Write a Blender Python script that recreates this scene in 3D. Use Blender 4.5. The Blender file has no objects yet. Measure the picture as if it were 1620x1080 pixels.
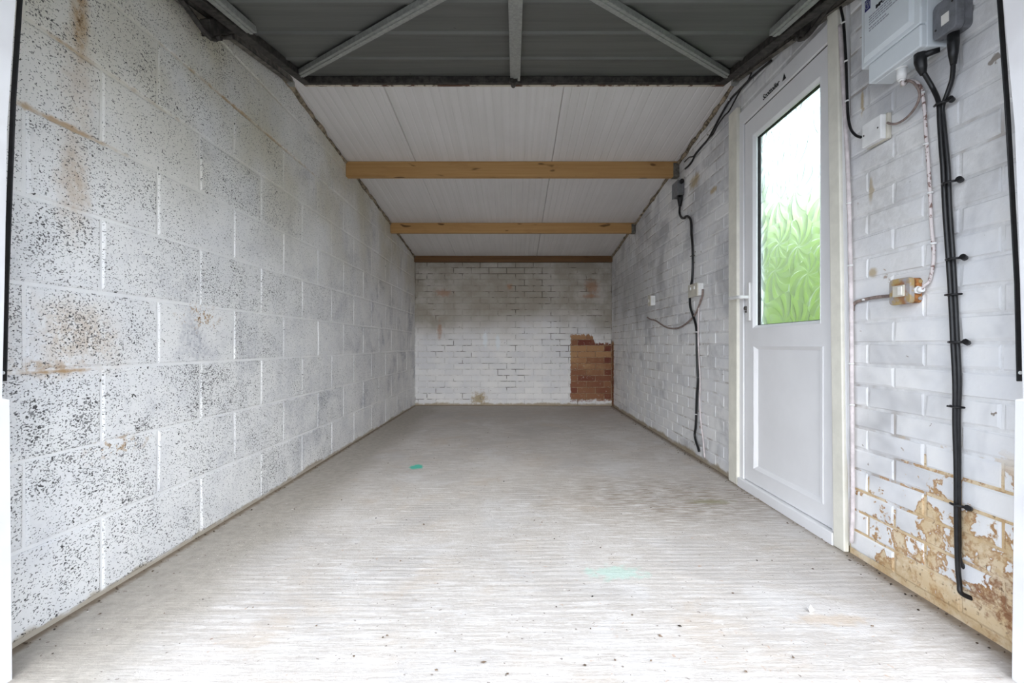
import bpy, bmesh, math, random
from mathutils import Vector, Matrix

random.seed(7)
C = bpy.context.scene.collection
sc = bpy.context.scene

# ------------------------------------------------------------------ camera, sky, exposure
F = 742.0            # focal length in pixels of the 1620x1080 frame
CX, CY = 814.0, 546.0
CAMZ = 0.76
cam_d = bpy.data.cameras.new('camera')
cam = bpy.data.objects.new('camera', cam_d); C.objects.link(cam)
cam.location = (0, 0, CAMZ); cam.rotation_euler = (math.pi / 2, 0, 0)
cam_d.sensor_width = 36.0; cam_d.lens = 36.0 * F / 1620.0
cam_d.shift_x = (810.0 - CX) / 1620.0
cam_d.shift_y = (CY - 540.0) / 1620.0
cam_d.clip_start = 0.02
sc.camera = cam

world = bpy.data.worlds.new('overcast_sky'); sc.world = world
world.use_nodes = True
bg = world.node_tree.nodes['Background']
bg.inputs['Color'].default_value = (0.85, 0.925, 1.045, 1)
bg.inputs['Strength'].default_value = 3.9
sun_d = bpy.data.lights.new('fill_sun', 'SUN'); sun_d.energy = 3.4; sun_d.angle = math.radians(55); sun_d.color = (1.0, 0.97, 0.93)
sun = bpy.data.objects.new('fill_sun', sun_d); C.objects.link(sun)
sun.rotation_euler = (math.radians(90 - 22), 0, math.radians(4))      # low wide fill sun behind the camera, added to brighten floor and back wall
sc.view_settings.view_transform = 'Standard'
sc.view_settings.look = 'None'
sc.view_settings.gamma = 1.0
sc.view_settings.use_curve_mapping = False
sc.view_settings.exposure = 0.0
try:
    sc.cycles.max_bounces = 16
    sc.cycles.diffuse_bounces = 10
    sc.cycles.transmission_bounces = 12
    sc.cycles.use_denoising = True
except Exception:
    pass

# ------------------------------------------------------------------ room numbers
XL, XR, YB = -1.26, 1.23, 5.94
YF = 1.07            # rear face of the garage door frame
def ceil_z(y): return 2.133 - 0.105 * (y - 3.50)
def on_x(px, py, x):                 # the point of the plane X = x seen at a pixel of the photograph
    d = F * x / (px - CX)
    return Vector((x, d, CAMZ + (CY - py) * d / F))
def on_floor(px, py):
    d = F * CAMZ / (py - CY)
    return Vector(((px - CX) * d / F, d, 0.0))
DS = 0.22            # slope of the raised garage door
def on_door(px, py, n=0.0):          # the point of the door plane (n above it)
    h = 0.859 + n
    t = (CY - py) / F
    d = h / (t - DS)
    return Vector(((px - CX) * d / F, d, CAMZ + t * d))

# ------------------------------------------------------------------ node helpers
class S:
    def __init__(s, nt, sock): s.nt, s.k = nt, sock
    def _m(s, op, *a, clamp=False):
        n = s.nt.nodes.new('ShaderNodeMath'); n.operation = op; n.use_clamp = clamp
        for i, v in enumerate((s,) + a):
            if isinstance(v, S): s.nt.links.new(v.k, n.inputs[i])
            else: n.inputs[i].default_value = v
        return S(s.nt, n.outputs[0])
    def __add__(s, o): return s._m('ADD', o)
    __radd__ = __add__
    def __sub__(s, o): return s._m('SUBTRACT', o)
    def __rsub__(s, o): return (s * -1.0) + o
    def __mul__(s, o): return s._m('MULTIPLY', o)
    __rmul__ = __mul__
    def __truediv__(s, o): return s._m('DIVIDE', o)
    def max(s, o): return s._m('MAXIMUM', o)
    def min(s, o): return s._m('MINIMUM', o)
    def pow(s, o): return s._m('POWER', o)
    def fract(s): return s._m('FRACT')
    def abs(s): return s._m('ABSOLUTE')
    def sqrt(s): return s._m('SQRT')
    def sat(s): return s._m('MULTIPLY', 1.0, clamp=True)
    def smooth(s, a, b):             # 0 at a, 1 at b
        n = s.nt.nodes.new('ShaderNodeMapRange'); n.interpolation_type = 'SMOOTHSTEP'
        s.nt.links.new(s.k, n.inputs['Value'])
        lo, hi, t0, t1 = (a, b, 0.0, 1.0) if a < b else (b, a, 1.0, 0.0)
        n.inputs['From Min'].default_value = lo; n.inputs['From Max'].default_value = hi
        n.inputs['To Min'].default_value = t0; n.inputs['To Max'].default_value = t1
        return S(s.nt, n.outputs['Result'])

class Mat:
    def __init__(m, name, rough=0.8, spec=0.3):
        m.mat = bpy.data.materials.new(name); m.mat.use_nodes = True
        m.nt = m.mat.node_tree; m.b = m.nt.nodes['Principled BSDF']
        m.b.inputs['Roughness'].default_value = rough
        m.b.inputs['Specular IOR Level'].default_value = spec
        m._pos = None
    def pos(m):
        if m._pos is None:
            g = m.nt.nodes.new('ShaderNodeNewGeometry')
            x = m.nt.nodes.new('ShaderNodeSeparateXYZ'); m.nt.links.new(g.outputs['Position'], x.inputs[0])
            m._pos = (g.outputs['Position'], S(m.nt, x.outputs[0]), S(m.nt, x.outputs[1]), S(m.nt, x.outputs[2]))
        return m._pos
    def vec(m, sx=1, sy=1, sz=1):
        n = m.nt.nodes.new('ShaderNodeVectorMath'); n.operation = 'MULTIPLY'
        m.nt.links.new(m.pos()[0], n.inputs[0]); n.inputs[1].default_value = (sx, sy, sz)
        return n.outputs[0]
    def noise(m, scale, detail=3, rough=0.55, v=None, dist=0.0):
        n = m.nt.nodes.new('ShaderNodeTexNoise')
        m.nt.links.new(v if v is not None else m.pos()[0], n.inputs['Vector'])
        n.inputs['Scale'].default_value = scale; n.inputs['Detail'].default_value = detail
        n.inputs['Roughness'].default_value = rough; n.inputs['Distortion'].default_value = dist
        return S(m.nt, n.outputs['Fac'])
    def attr(m, name):
        n = m.nt.nodes.new('ShaderNodeAttribute'); n.attribute_name = name
        return S(m.nt, n.outputs['Fac'])
    def objinfo(m):
        n = m.nt.nodes.new('ShaderNodeObjectInfo')
        c = m.nt.nodes.new('ShaderNodeSeparateColor'); m.nt.links.new(n.outputs['Color'], c.inputs[0])
        return S(m.nt, n.outputs['Random']), S(m.nt, c.outputs[0]), S(m.nt, c.outputs[1]), S(m.nt, c.outputs[2])
    def mix(m, f, a, b):
        n = m.nt.nodes.new('ShaderNodeMix'); n.data_type = 'RGBA'
        for v, k in ((f, 0), (a, 6), (b, 7)):
            if isinstance(v, S): m.nt.links.new(v.k, n.inputs[k])
            elif isinstance(v, (int, float)): n.inputs[k].default_value = v
            elif isinstance(v, tuple): n.inputs[k].default_value = (*v, 1)
            else: m.nt.links.new(v, n.inputs[k])
        return n.outputs[2]
    def blob(m, c, r, nz=None, amt=0.6, soft=0.5):     # 1 inside an ellipsoid with a ragged rim; r may hold None for "any"
        _, x, y, z = m.pos()
        d = None
        for v, cc, rr in zip((x, y, z), c, r):
            if rr is None: continue
            t = (v - cc) / rr; t = t * t
            d = t if d is None else d + t
        d = d.sqrt()
        if nz is not None: d = d + (nz - 0.5) * (2 * amt)
        return d.smooth(1.0 + soft * .4, 1.0 - soft)
    def color(m, c):
        if isinstance(c, tuple): m.b.inputs['Base Color'].default_value = (*c, 1)
        else: m.nt.links.new(c, m.b.inputs['Base Color'])
    def bump(m, h, strength=0.4, dist=0.003):
        n = m.nt.nodes.new('ShaderNodeBump'); n.inputs['Strength'].default_value = strength
        n.inputs['Distance'].default_value = dist
        m.nt.links.new(h.k, n.inputs['Height']); m.nt.links.new(n.outputs[0], m.b.inputs['Normal'])

def plain(name, col, rough=0.5, metal=0.0, var=0.12, scale=30, spec=0.4, bump=0.0):
    m = Mat(name, rough, spec); m.b.inputs['Metallic'].default_value = metal
    n = m.noise(scale, 4, 0.6)
    dark = tuple(c * (1 - var * 2) for c in col); lite = tuple(min(1, c * (1 + var)) for c in col)
    m.color(m.mix(n.smooth(0.3, 0.7), dark, lite))
    if bump: m.bump(n, bump, 0.002)
    return m.mat

M = {}
PAINT = (0.83, 0.825, 0.815)

# --- painted concrete blocks (left wall); object colour R = how open the pores are, G = grey smudging
def left_wall_mat(name, block):
    m = Mat(name, 0.75, 0.25)
    P, x, y, z = m.pos()
    n_lo = m.noise(1.6, 3); n_mid = m.noise(6, 4, 0.6); n_hi = m.noise(26, 4, 0.6)
    rnd, dens, smud, _ = m.objinfo()
    col = m.mix(n_mid.smooth(0.35, 0.7), PAINT, (0.76, 0.76, 0.765))
    if block:
        sm = m.noise(3.1, 4, 0.62, dist=0.4).smooth(0.46, 0.72) * smud
        fine = m.noise(70, 2, 0.5).smooth(0.40, 0.62)
        col = m.mix(sm * (fine * 0.6 + 0.4), col, (0.34, 0.35, 0.40))
    # yellowed upper courses, with the shading up the wall painted in
    up = z.smooth(0.9, 2.0) * n_lo.smooth(0.35, 0.65)
    col = m.mix(up * 0.8 + z.smooth(1.0, 1.9) * .18, col, (0.63, 0.59, 0.48))
    # rust runs and water marks
    st = m.blob((0, 1.36, 1.72), (None, 0.030, 0.17), n_hi, 0.55, 0.9)
    st = st.max(m.blob((0, 1.34, 1.22), (None, 0.055, 0.16), n_hi, 0.7, 0.9) * 0.6)
    st = st.max(m.blob((0, 1.36, 1.54), (None, 0.06, 0.17), n_hi, 0.8, 0.9) * 0.35)
    sp_ = m.noise(48, 4, .65)
    st = st.max(m.blob((0, 1.36, 0.775), (None, 0.22, 0.12), n_mid, 1.3, 1.0) * (sp_.smooth(.30, .62) * .38 + .12))
    st = st.max(m.blob((0, 1.28, 0.70), (None, 0.10, 0.035), n_hi, 1.2, 0.9) * sp_.smooth(.35, .6) * .8)
    st = st.max(m.blob((0, 1.30, 0.688), (None, 0.12, 0.007), n_hi, 1.0, 0.8))
    st = st.max(m.blob((0, 1.88, 0.875), (None, 0.14, 0.05), n_hi, 1.0, 0.8) * sp_.smooth(.52, .62) * 1.0)
    st = st.max(m.blob((0, 1.48, 0.44), (None, 0.13, 0.035), n_hi, 1.0, 0.8) * sp_.smooth(.50, .60) * .9)
    st = st * (sp_.smooth(.25, .6) * .5 + .5)
    for zz, y0, y1 in ((1.605, 1.1, 1.75), (1.834, 1.7, 3.0), (1.377, 1.15, 1.5), (2.06, 2.2, 2.6)):
        jn = m.blob((0, (y0 + y1) / 2, zz), (None, (y1 - y0) / 2, 0.009), n_hi, 1.1, 0.8)
        st = st.max(jn * (n_mid.smooth(.38, .6) * .75 + .1))
    col = m.mix(st * 0.9, col, (0.40, 0.245, 0.10))
    core = st.smooth(0.75, 1.0) * n_hi.smooth(0.5, 0.62)
    col = m.mix(core, col, (0.10, 0.05, 0.02))
    # bare foot of the wall
    foot = (z + (n_mid - 0.5) * 0.07 + (n_hi - .5) * .03).smooth(0.022, 0.004)
    col = m.mix(foot * 0.85, col, (0.42, 0.36, 0.27))
    if block:
        patch = m.noise(7.5, 3, 0.6).smooth(0.36, 0.66)
        open_ = dens * (patch * 0.75 + 0.25)
        pv = m.vec(1, 0.75, 1.1)
        pore = m.noise(225, 1.0, 0.5, v=pv, dist=0.25)
        sp = (pore + open_ * 0.135).smooth(0.66, 0.71)
        mid = (m.noise(112, 1.2, 0.5, v=pv, dist=0.4) + open_ * 0.105).smooth(0.73, 0.76)
        pit = (m.noise(33, 2, 0.5, dist=0.8) + open_ * 0.02).smooth(0.765, 0.78)
        sp = (sp * 0.8).max(mid).max(pit)
        col = m.mix(sp * 0.93, col, (0.035, 0.034, 0.034))
        m.bump(n_hi * 0.5 - sp * 1.0 + m.noise(120, 3, .6) * 0.25, 0.6, 0.003)
    else:
        pit = m.noise(24, 2, 0.5, dist=0.8).smooth(0.74, 0.76)
        col = m.mix(pit * 0.9, col, (0.05, 0.04, 0.03))
        m.bump(n_hi * 0.7 + m.noise(90, 3, .6) * 0.3, 0.6, 0.004)
    m.color(col)
    return m.mat
M['block'] = left_wall_mat('painted_block', True)
M['block_joint'] = left_wall_mat('painted_block_joint', False)

# --- painted bricks (back and right walls)
def brick_mat(name, joint, back):
    m = Mat(name, 0.75, 0.25)
    P, x, y, z = m.pos()
    n_lo = m.noise(1.3, 3); n_mid = m.noise(5, 4, 0.6); n_hi = m.noise(28, 4, 0.62)
    rnd, _, _, _ = m.objinfo()
    r = (rnd + m.attr('rnd')).fract()
    col = m.mix(n_mid.smooth(0.35, 0.7), PAINT, (0.75, 0.755, 0.77))
    if not joint:
        col = m.mix(r * (0.25 if back else 0.10), col, (0.50, 0.51, 0.55))
    else:
        col = m.mix(n_hi.smooth(.35, .6) * (.62 if back else .30), col, (0.52, 0.51, 0.50))
    g = (m.noise(2.4, 4, 0.65, dist=0.5) + (z - 1.0) * 0.06 + (r - 0.5) * (0.0 if joint else 0.10)).smooth(0.46, 0.72)
    if back:
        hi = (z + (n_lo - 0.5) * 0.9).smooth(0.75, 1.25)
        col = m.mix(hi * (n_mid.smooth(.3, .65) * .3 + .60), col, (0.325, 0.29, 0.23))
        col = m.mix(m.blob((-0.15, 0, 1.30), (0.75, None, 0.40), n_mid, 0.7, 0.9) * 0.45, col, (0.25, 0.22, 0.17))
        for cx, cz, rx, rz in ((-0.06, 1.50, .04, .04), (0.98, 1.50, .10, .10), (-.95, .95, .03, .12), (-.9, 1.42, .12, .05), (0.95, 1.38, .12, .03)):
            col = m.mix(m.blob((cx, 0, cz), (rx, None, rz), n_hi, 0.9, 0.8) * 0.6, col, (0.36, 0.17, 0.08))
        low = m.blob((-0.45, 0, 0.09), (0.10, None, 0.09), n_hi, 1.2, 0.6)
        col = m.mix(low * 0.8, col, (0.35, 0.26, 0.12))
        for cx, cz in ((-0.375, 0.83), (-0.21, 0.80)):     # paint drips
            col = m.mix(m.blob((cx, 0, cz), (0.035, None, 0.10), n_hi, 0.7, 0.5) * 0.7, col, (0.80, 0.86, 0.90))
    else:
        col = m.mix(g * 0.62, col, (0.33, 0.33, 0.345))
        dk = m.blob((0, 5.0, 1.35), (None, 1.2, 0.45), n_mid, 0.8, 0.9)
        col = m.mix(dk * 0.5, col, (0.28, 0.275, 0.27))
        for cy, cz, ry, rz in ((1.62, 1.30, .012, .05), (1.61, 1.01, .022, .018), (3.2, 1.88, .10, .05), (1.66, 1.62, .008, .05), (1.49, 1.60, .01, .02), (2.9, 1.72, .05, .02)):
            col = m.mix(m.blob((0, cy, cz), (None, ry, rz), n_hi, 0.7, 0.6) * 0.7, col, (0.40, 0.28, 0.10))
    # joints that have lost their paint
    if joint:
        lost = m.noise(3.3 if back else 2.2, 3, 0.6).smooth(0.50, 0.60)
        lost = lost * m.noise(13, 2, 0.5).smooth(0.42, 0.55)
        if back: lost = lost.max(m.blob((-0.10, 0, 1.72), (0.42, None, 0.12), n_mid, 0.5, 0.5))
        col = m.mix(lost * (0.75 if back else 0.55), col, (0.10, 0.085, 0.07) if back else (0.30, 0.24, 0.19))
    else:
        ch = m.noise(17, 3, 0.6, dist=0.6).smooth(0.715, 0.74)
        col = m.mix(ch * 0.8, col, (0.16, 0.11, 0.07))
    # foot of the wall
    foot = (z + (n_mid - 0.5) * 0.09 + (n_hi - .5) * .04).smooth(0.04, 0.01)
    col = m.mix(foot * 0.85, col, (0.36, 0.29, 0.19))
    # bare patch of red brick in the far corner
    if back:
        px_ = (x + (n_hi - 0.5) * 0.05).smooth(0.700, 0.716)
        top = (z + (n_hi - 0.5) * 0.12 + (x - 0.97).smooth(0.0, 0.06) * 0.11).smooth(0.905, 0.885)
        bot = (z + (n_hi - 0.5) * 0.12).smooth(0.04, 0.08)
        bare = px_ * top * bot
    else:
        bare = (y + (n_hi - 0.5) * 0.10).smooth(5.80, 5.83) * (z + (n_hi - 0.5) * 0.1).smooth(0.82, 0.80)
    if joint: bc = m.mix(n_hi.smooth(0.3, 0.7), (0.40, 0.29, 0.19), (0.22, 0.12, 0.07))
    else:
        bc = m.mix((r * 7.3).fract().smooth(0.25, 0.75), (0.42, 0.24, 0.12), (0.17, 0.05, 0.035))
        bc = m.mix(n_mid.smooth(0.45, 0.7) * 0.5, bc, (0.42, 0.29, 0.15))
        bc = m.mix((z + (n_mid - .5) * .5).smooth(0.62, 0.42) * .65, bc, (0.21, 0.075, 0.045))
        bc = m.mix(n_hi.smooth(0.62, 0.7) * 0.6, bc, (0.50, 0.42, 0.36))
    col = m.mix(bare, col, bc)
    if not back:
        gz = m.blob((0, 1.55, 1.28), (None, .20, .28), n_mid, 1.0, .9).max(m.blob((0, 1.25, 1.35), (None, .22, .35), n_mid, 1.3, .9) * .7)
        col = m.mix(gz * (n_hi.smooth(.35, .6) * .25 + .22), col, (0.40, 0.39, 0.375))
        rs_ = m.noise(13, 4, .65, dist=.7).smooth(.69, .73) * n_hi.smooth(.45, .55)
        col = m.mix(rs_ * .75, col, (0.30, 0.19, 0.11))
        # rising damp: flaking paint over tan mortar beside the garage opening
        lim = 0.10 + (1.75 - y).max(0.0) * 0.42
        q = (lim - z) * 2.3 + (n_hi - 0.5) * 1.1 + (m.noise(9, 4, .6, dist=.4) - 0.5) * 2.6
        if joint: q = q + 0.42
        else: q = q + (r - 0.5) * 0.7 - 0.12
        fl = q.smooth(0.0, 0.10) * y.smooth(1.80, 1.70) * z.smooth(0.52, 0.40)
        tan = m.mix(n_mid.smooth(0.35, 0.65), (0.62, 0.47, 0.28), (0.74, 0.64, 0.48))
        edge = (fl * (1.0 - q.smooth(0.08, 0.26))).max(m.noise(17, 5, .7, dist=.5).smooth(0.56, 0.68) * 0.75)
        tan = m.mix(edge * 0.85, tan, (0.33, 0.15, 0.05))
        tan = m.mix(m.noise(60, 3, .6).smooth(0.60, 0.68) * 0.7, tan, (0.12, 0.07, 0.04))
        tan = m.mix(n_hi.smooth(.58, .42) * .5, tan, (0.50, 0.33, 0.16))
        tan = m.mix(m.blob((0, 1.19, 0.11), (None, .12, .08), n_hi, 1.6, .5) * m.noise(40, 4, .7).smooth(.38, .6) * .85, tan, (0.22, 0.085, 0.035))
        col = m.mix(fl, col, tan)
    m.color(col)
    m.bump(n_hi * 0.8 + m.noise(95, 3, .6) * 0.35, 0.55, 0.004)
    return m.mat
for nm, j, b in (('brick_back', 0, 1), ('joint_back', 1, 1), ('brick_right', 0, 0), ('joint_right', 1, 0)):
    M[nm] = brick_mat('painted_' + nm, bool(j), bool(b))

# --- tamped concrete floor
def floor_mat():
    m = Mat('tamped_concrete', 0.8, 0.25)
    P, x, y, z = m.pos()
    n_lo = m.noise(0.9, 4, 0.6); n_mid = m.noise(4, 5, 0.62); n_hi = m.noise(30, 4, 0.6)
    streak = m.noise(1.0, 5, 0.65, v=m.vec(6, 42, 1), dist=0.3)
    streak2 = m.noise(1.0, 4, 0.65, v=m.vec(11, 105, 1), dist=0.3)
    col = m.mix(n_mid.smooth(0.3, 0.7), (0.565, 0.53, 0.495), (0.49, 0.455, 0.42))
    gr = m.noise(85, 4, .65)
    col = m.mix(gr.smooth(.5, .7) * .35, col, (0.70, 0.68, 0.66)); col = m.mix(gr.smooth(.47, .3) * .35, col, (0.40, 0.37, 0.34))
    tn = m.noise(2.6, 4, .65, dist=.5)
    col = m.mix(tn.smooth(.52, .68) * .45, col, (0.53, 0.445, 0.36)); col = m.mix(tn.smooth(.46, .34) * .5, col, (0.64, 0.63, 0.63))
    col = m.mix(streak.smooth(0.48, 0.66) * 0.6, col, (0.70, 0.675, 0.655))
    col = m.mix(streak2.smooth(0.55, 0.66) * 0.6, col, (0.73, 0.71, 0.69))
    col = m.mix(streak2.smooth(0.44, 0.36) * 0.45, col, (0.42, 0.38, 0.34))
    col = m.mix(n_lo.smooth(0.5, 0.7) * 0.35, col, (0.50, 0.47, 0.44))
    pt = m.noise(1.9, 5, .65, dist=.6)
    col = m.mix(pt.smooth(.50, .64) * .45, col, (0.45, 0.43, 0.415)); col = m.mix(pt.smooth(.44, .32) * .45, col, (0.66, 0.635, 0.61))
    fl_ = m.noise(62, 2, .5, dist=.5)
    col = m.mix(fl_.smooth(.69, .72) * n_mid.smooth(.45, .6) * .6, col, (0.45, 0.27, 0.17))
    # worn brown area in front of the side door, and traffic dirt further in
    d1 = m.blob((0.75, 2.35, 0), (0.75, 0.42, None), n_mid, 0.8, 0.9)
    col = m.mix(d1 * streak2.smooth(0.60, 0.42) * 0.75, col, (0.25, 0.20, 0.15))
    d2 = m.blob((0.2, 3.3, 0), (0.7, 1.1, None), n_mid, 0.8, 0.9)
    col = m.mix(d2 * 0.10, col, (0.36, 0.31, 0.26))
    d3 = m.blob((0.2, 5.6, 0), (1.6, 0.9, None), n_mid, 0.6, 0.9)
    col = m.mix(d3 * 0.45, col, (0.40, 0.355, 0.31))
    # grey trowelled margin on the left, with the shadow along the wall painted in
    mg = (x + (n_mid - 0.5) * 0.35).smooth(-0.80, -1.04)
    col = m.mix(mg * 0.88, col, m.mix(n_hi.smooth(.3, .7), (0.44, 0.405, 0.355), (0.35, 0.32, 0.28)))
    # dirt swept against the walls
    ed = (x + (n_hi - .5) * .05).smooth(1.17, 1.225).max((x - (n_hi - .5) * .04).smooth(-1.225, -1.255))
    ed = ed.max((y + (n_hi - .5) * .08).smooth(5.86, 5.93))
    col = m.mix(ed * 0.8, col, (0.20, 0.15, 0.10))
    # speckles, moss, splashes of turquoise paint
    col = m.mix(m.noise(75, 2, .5).smooth(0.70, 0.73) * 0.7, col, (0.15, 0.12, 0.10))
    col = m.mix(m.noise(55, 2, .5).smooth(0.27, 0.24) * 0.6, col, (0.85, 0.83, 0.80))
    col = m.mix(m.blob((0.95, 2.28, 0), (0.12, 0.035, None), n_hi, 0.9, .6) * 0.5, col, (0.22, 0.21, 0.08))
    tq = m.blob((-0.617, 2.95, 0), (0.045, 0.06, None), n_hi, 0.7, 0.3)
    col = m.mix(tq, col, (0.10, 0.52, 0.40))
    tq2 = m.blob((0.34, 1.57, 0), (0.10, 0.05, None), n_hi, 1.2, 0.5)
    col = m.mix(tq2 * 0.35, col, (0.35, 0.72, 0.60))
    sp = m.blob((0.88, 1.30, 0), (0.12, 0.03, None), n_hi, 0.9, .6)
    col = m.mix(sp * 0.4, col, (0.52, 0.38, 0.24))
    m.color(col)
    m.bump(streak2 * 0.7 + n_hi * 0.35 + m.noise(160, 4, .65) * 0.45, 0.6, 0.004)
    return m.mat
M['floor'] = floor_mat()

def ceiling_mat():
    m = Mat('white_roof_sheet', 0.45, 0.3)
    n = m.noise(1.0, 4, .6, v=m.vec(26, 0.5, 0)); n2 = m.noise(1.6, 4)
    col = m.mix(n.smooth(0.35, 0.65), (0.76, 0.74, 0.73), (0.71, 0.69, 0.675))
    m.color(m.mix(n2.smooth(0.4, 0.75) * 0.35, col, (0.60, 0.58, 0.56)))
    return m.mat
M['ceiling'] = ceiling_mat()

def timber_mat(name, a, b, dk):
    m = Mat(name, 0.65, 0.3)
    g = m.noise(1.0, 5, 0.6, v=m.vec(1.3, 40, 55), dist=0.6)
    w = m.noise(1.0, 3, 0.6, v=m.vec(3, 9, 9))
    col = m.mix(g.smooth(0.3, 0.7), a, b)
    col = m.mix(w.smooth(0.55, 0.75) * 0.5, col, dk)
    kn = m.noise(1.0, 1, 0.5, v=m.vec(6, 20, 22)).smooth(0.67, 0.73)
    col = m.mix(kn * 0.85, col, (0.10, 0.045, 0.015))
    m.color(col); m.bump(g, 0.3, 0.002)
    return m.mat
M['pine'] = timber_mat('sawn_pine', (0.50, 0.30, 0.125), (0.43, 0.24, 0.09), (0.33, 0.17, 0.06))
M['old_timber'] = timber_mat('dark_timber', (0.17, 0.09, 0.035), (0.12, 0.06, 0.025), (0.08, 0.04, 0.02))

def sheet_mat():
    m = Mat('galvanised_sheet', 0.55, 0.4); m.b.inputs['Metallic'].default_value = 0.35
    n = m.noise(1.0, 5, .6, v=m.vec(1.5, 22, 22)); n2 = m.noise(3, 4, .6); n3 = m.noise(18, 2)
    col = m.mix(n.smooth(.3, .7), (0.15, 0.155, 0.143), (0.118, 0.122, 0.114))
    col = m.mix(n2.smooth(.5, .75) * .5, col, (0.15, 0.152, 0.145))
    col = m.mix(n3.smooth(.77, .79), col, (0.06, 0.06, 0.055))
    m.color(col); return m.mat
M['sheet'] = sheet_mat()
M['galv'] = plain('weathered_galvanised_steel', (0.36, 0.37, 0.35), 0.5, 0.4, 0.09, 60)
M['steel_dark'] = plain('dark_steel', (0.055, 0.05, 0.045), 0.6, 0.3, 0.3, 40)
M['track'] = plain('dull_brown_steel', (0.19, 0.175, 0.15), 0.6, 0.3, 0.25, 30)
def rustlip():
    m = Mat('chipped_cream_edge', 0.7)
    n = m.noise(14, 4, .65); n2 = m.noise(4, 3)
    col = m.mix(n.smooth(.42, .52), (0.12, 0.06, 0.035), (0.62, 0.55, 0.45))
    m.color(m.mix(n2.smooth(.6, .7) * .6, col, (0.40, 0.24, 0.2))); return m.mat
M['rust_lip'] = rustlip()
def jambpaint():
    m = Mat('chipped_white_frame_paint', 0.55)
    n = m.noise(20, 4, .65, v=m.vec(1, 1, .35)); n2 = m.noise(6, 3)
    col = m.mix(n2.smooth(.4, .7), (0.82, 0.82, 0.83), (0.74, 0.73, 0.74))
    col = m.mix(n.smooth(.66, .72) * .8, col, (0.55, 0.30, 0.10))
    m.color(m.mix(n.smooth(.73, .76), col, (0.09, 0.05, 0.03))); return m.mat
M['jamb'] = jambpaint()
M['upvc'] = plain('white_upvc', (0.83, 0.83, 0.84), 0.35, 0, 0.015, 5)
M['cream'] = plain('cream_painted_timber', (0.78, 0.76, 0.67), 0.55, 0, 0.04, 12)
M['white_plastic'] = plain('white_plastic', (0.80, 0.80, 0.79), 0.4, 0, 0.04, 20)
M['box_white'] = plain('pale_grey_plastic', (0.72, 0.77, 0.80), 0.35, 0, 0.02, 8)
M['old_plastic'] = plain('yellowed_plastic', (0.60, 0.57, 0.49), 0.5, 0, 0.08, 20)
M['grey_plastic'] = plain('mid_grey_plastic', (0.17, 0.175, 0.19), 0.45, 0, 0.12, 40)
M['pale_grey'] = plain('grubby_grey_plastic', (0.16, 0.165, 0.17), 0.5, 0, 0.12, 40)
M['black'] = plain('black_cable_sheath', (0.012, 0.012, 0.013), 0.35, 0, 0.2, 60)
M['rubber'] = plain('black_rubber', (0.015, 0.015, 0.015), 0.6, 0, 0.2, 60)
M['brown_cable'] = plain('brown_flex', (0.28, 0.215, 0.19), 0.6, 0, 0.2, 60)
def painted_cable():
    m = Mat('flaking_painted_cable', 0.6)
    n = m.noise(60, 3, .6)
    m.color(m.mix(n.smooth(.52, .60), (0.66, 0.60, 0.59), (0.20, 0.12, 0.10))); return m.mat
M['painted_cable'] = painted_cable()
M['conduit'] = plain('pinkish_painted_cable', (0.66, 0.60, 0.60), 0.6, 0, 0.1, 30)
def rusty():
    m = Mat('rusty_metal_box', 0.65, 0.4); m.b.inputs['Metallic'].default_value = 0.15
    n = m.noise(38, 4, .65); n2 = m.noise(14, 3)
    col = m.mix(n.smooth(.42, .60), (0.36, 0.34, 0.34), (0.42, 0.30, 0.13))
    m.color(m.mix(n2.smooth(.55, .65) * .8, col, (0.30, 0.12, 0.035))); return m.mat
M['rusty'] = rusty()
M['rust'] = plain('orange_rust', (0.38, 0.16, 0.05), 0.8, 0, 0.35, 45)
M['blue'] = plain('dark_blue_print', (0.025, 0.025, 0.14), 0.4, 0, 0.0)
M['ink'] = plain('black_print', (0.01, 0.01, 0.012), 0.5, 0, 0.0)
M['grey_ink'] = plain('grey_print', (0.36, 0.38, 0.42), 0.5, 0, 0.0)
M['label'] = plain('pale_label', (0.75, 0.73, 0.68), 0.5, 0, 0.05)
M['sealant'] = plain('brown_mortar_bead', (0.30, 0.245, 0.175), 0.9, 0, 0.4, 30, bump=0.6)
M['chrome'] = plain('dull_brass', (0.12, 0.11, 0.10), 0.4, 0.6)
M['leaf'] = plain('bright_green_leaves', (0.56, 0.70, 0.20), 0.6, 0, 0.25, 1.2)
M['lawn'] = plain('lawn_green', (0.10, 0.22, 0.04), 0.9, 0, 0.2, 4)
M['drive'] = plain('tarmac_driveway', (0.17, 0.165, 0.16), 0.85, 0, 0.1, 3)
M['grit'] = plain('dark_grit', (0.14, 0.10, 0.07), 0.9, 0, 0.5, 9)
M['pebble'] = plain('pale_pebble', (0.75, 0.73, 0.70), 0.8, 0, 0.1, 40)
M['roof'] = plain('roof_outer_skin', (0.35, 0.36, 0.36), 0.6, 0, 0.05, 5)

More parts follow.
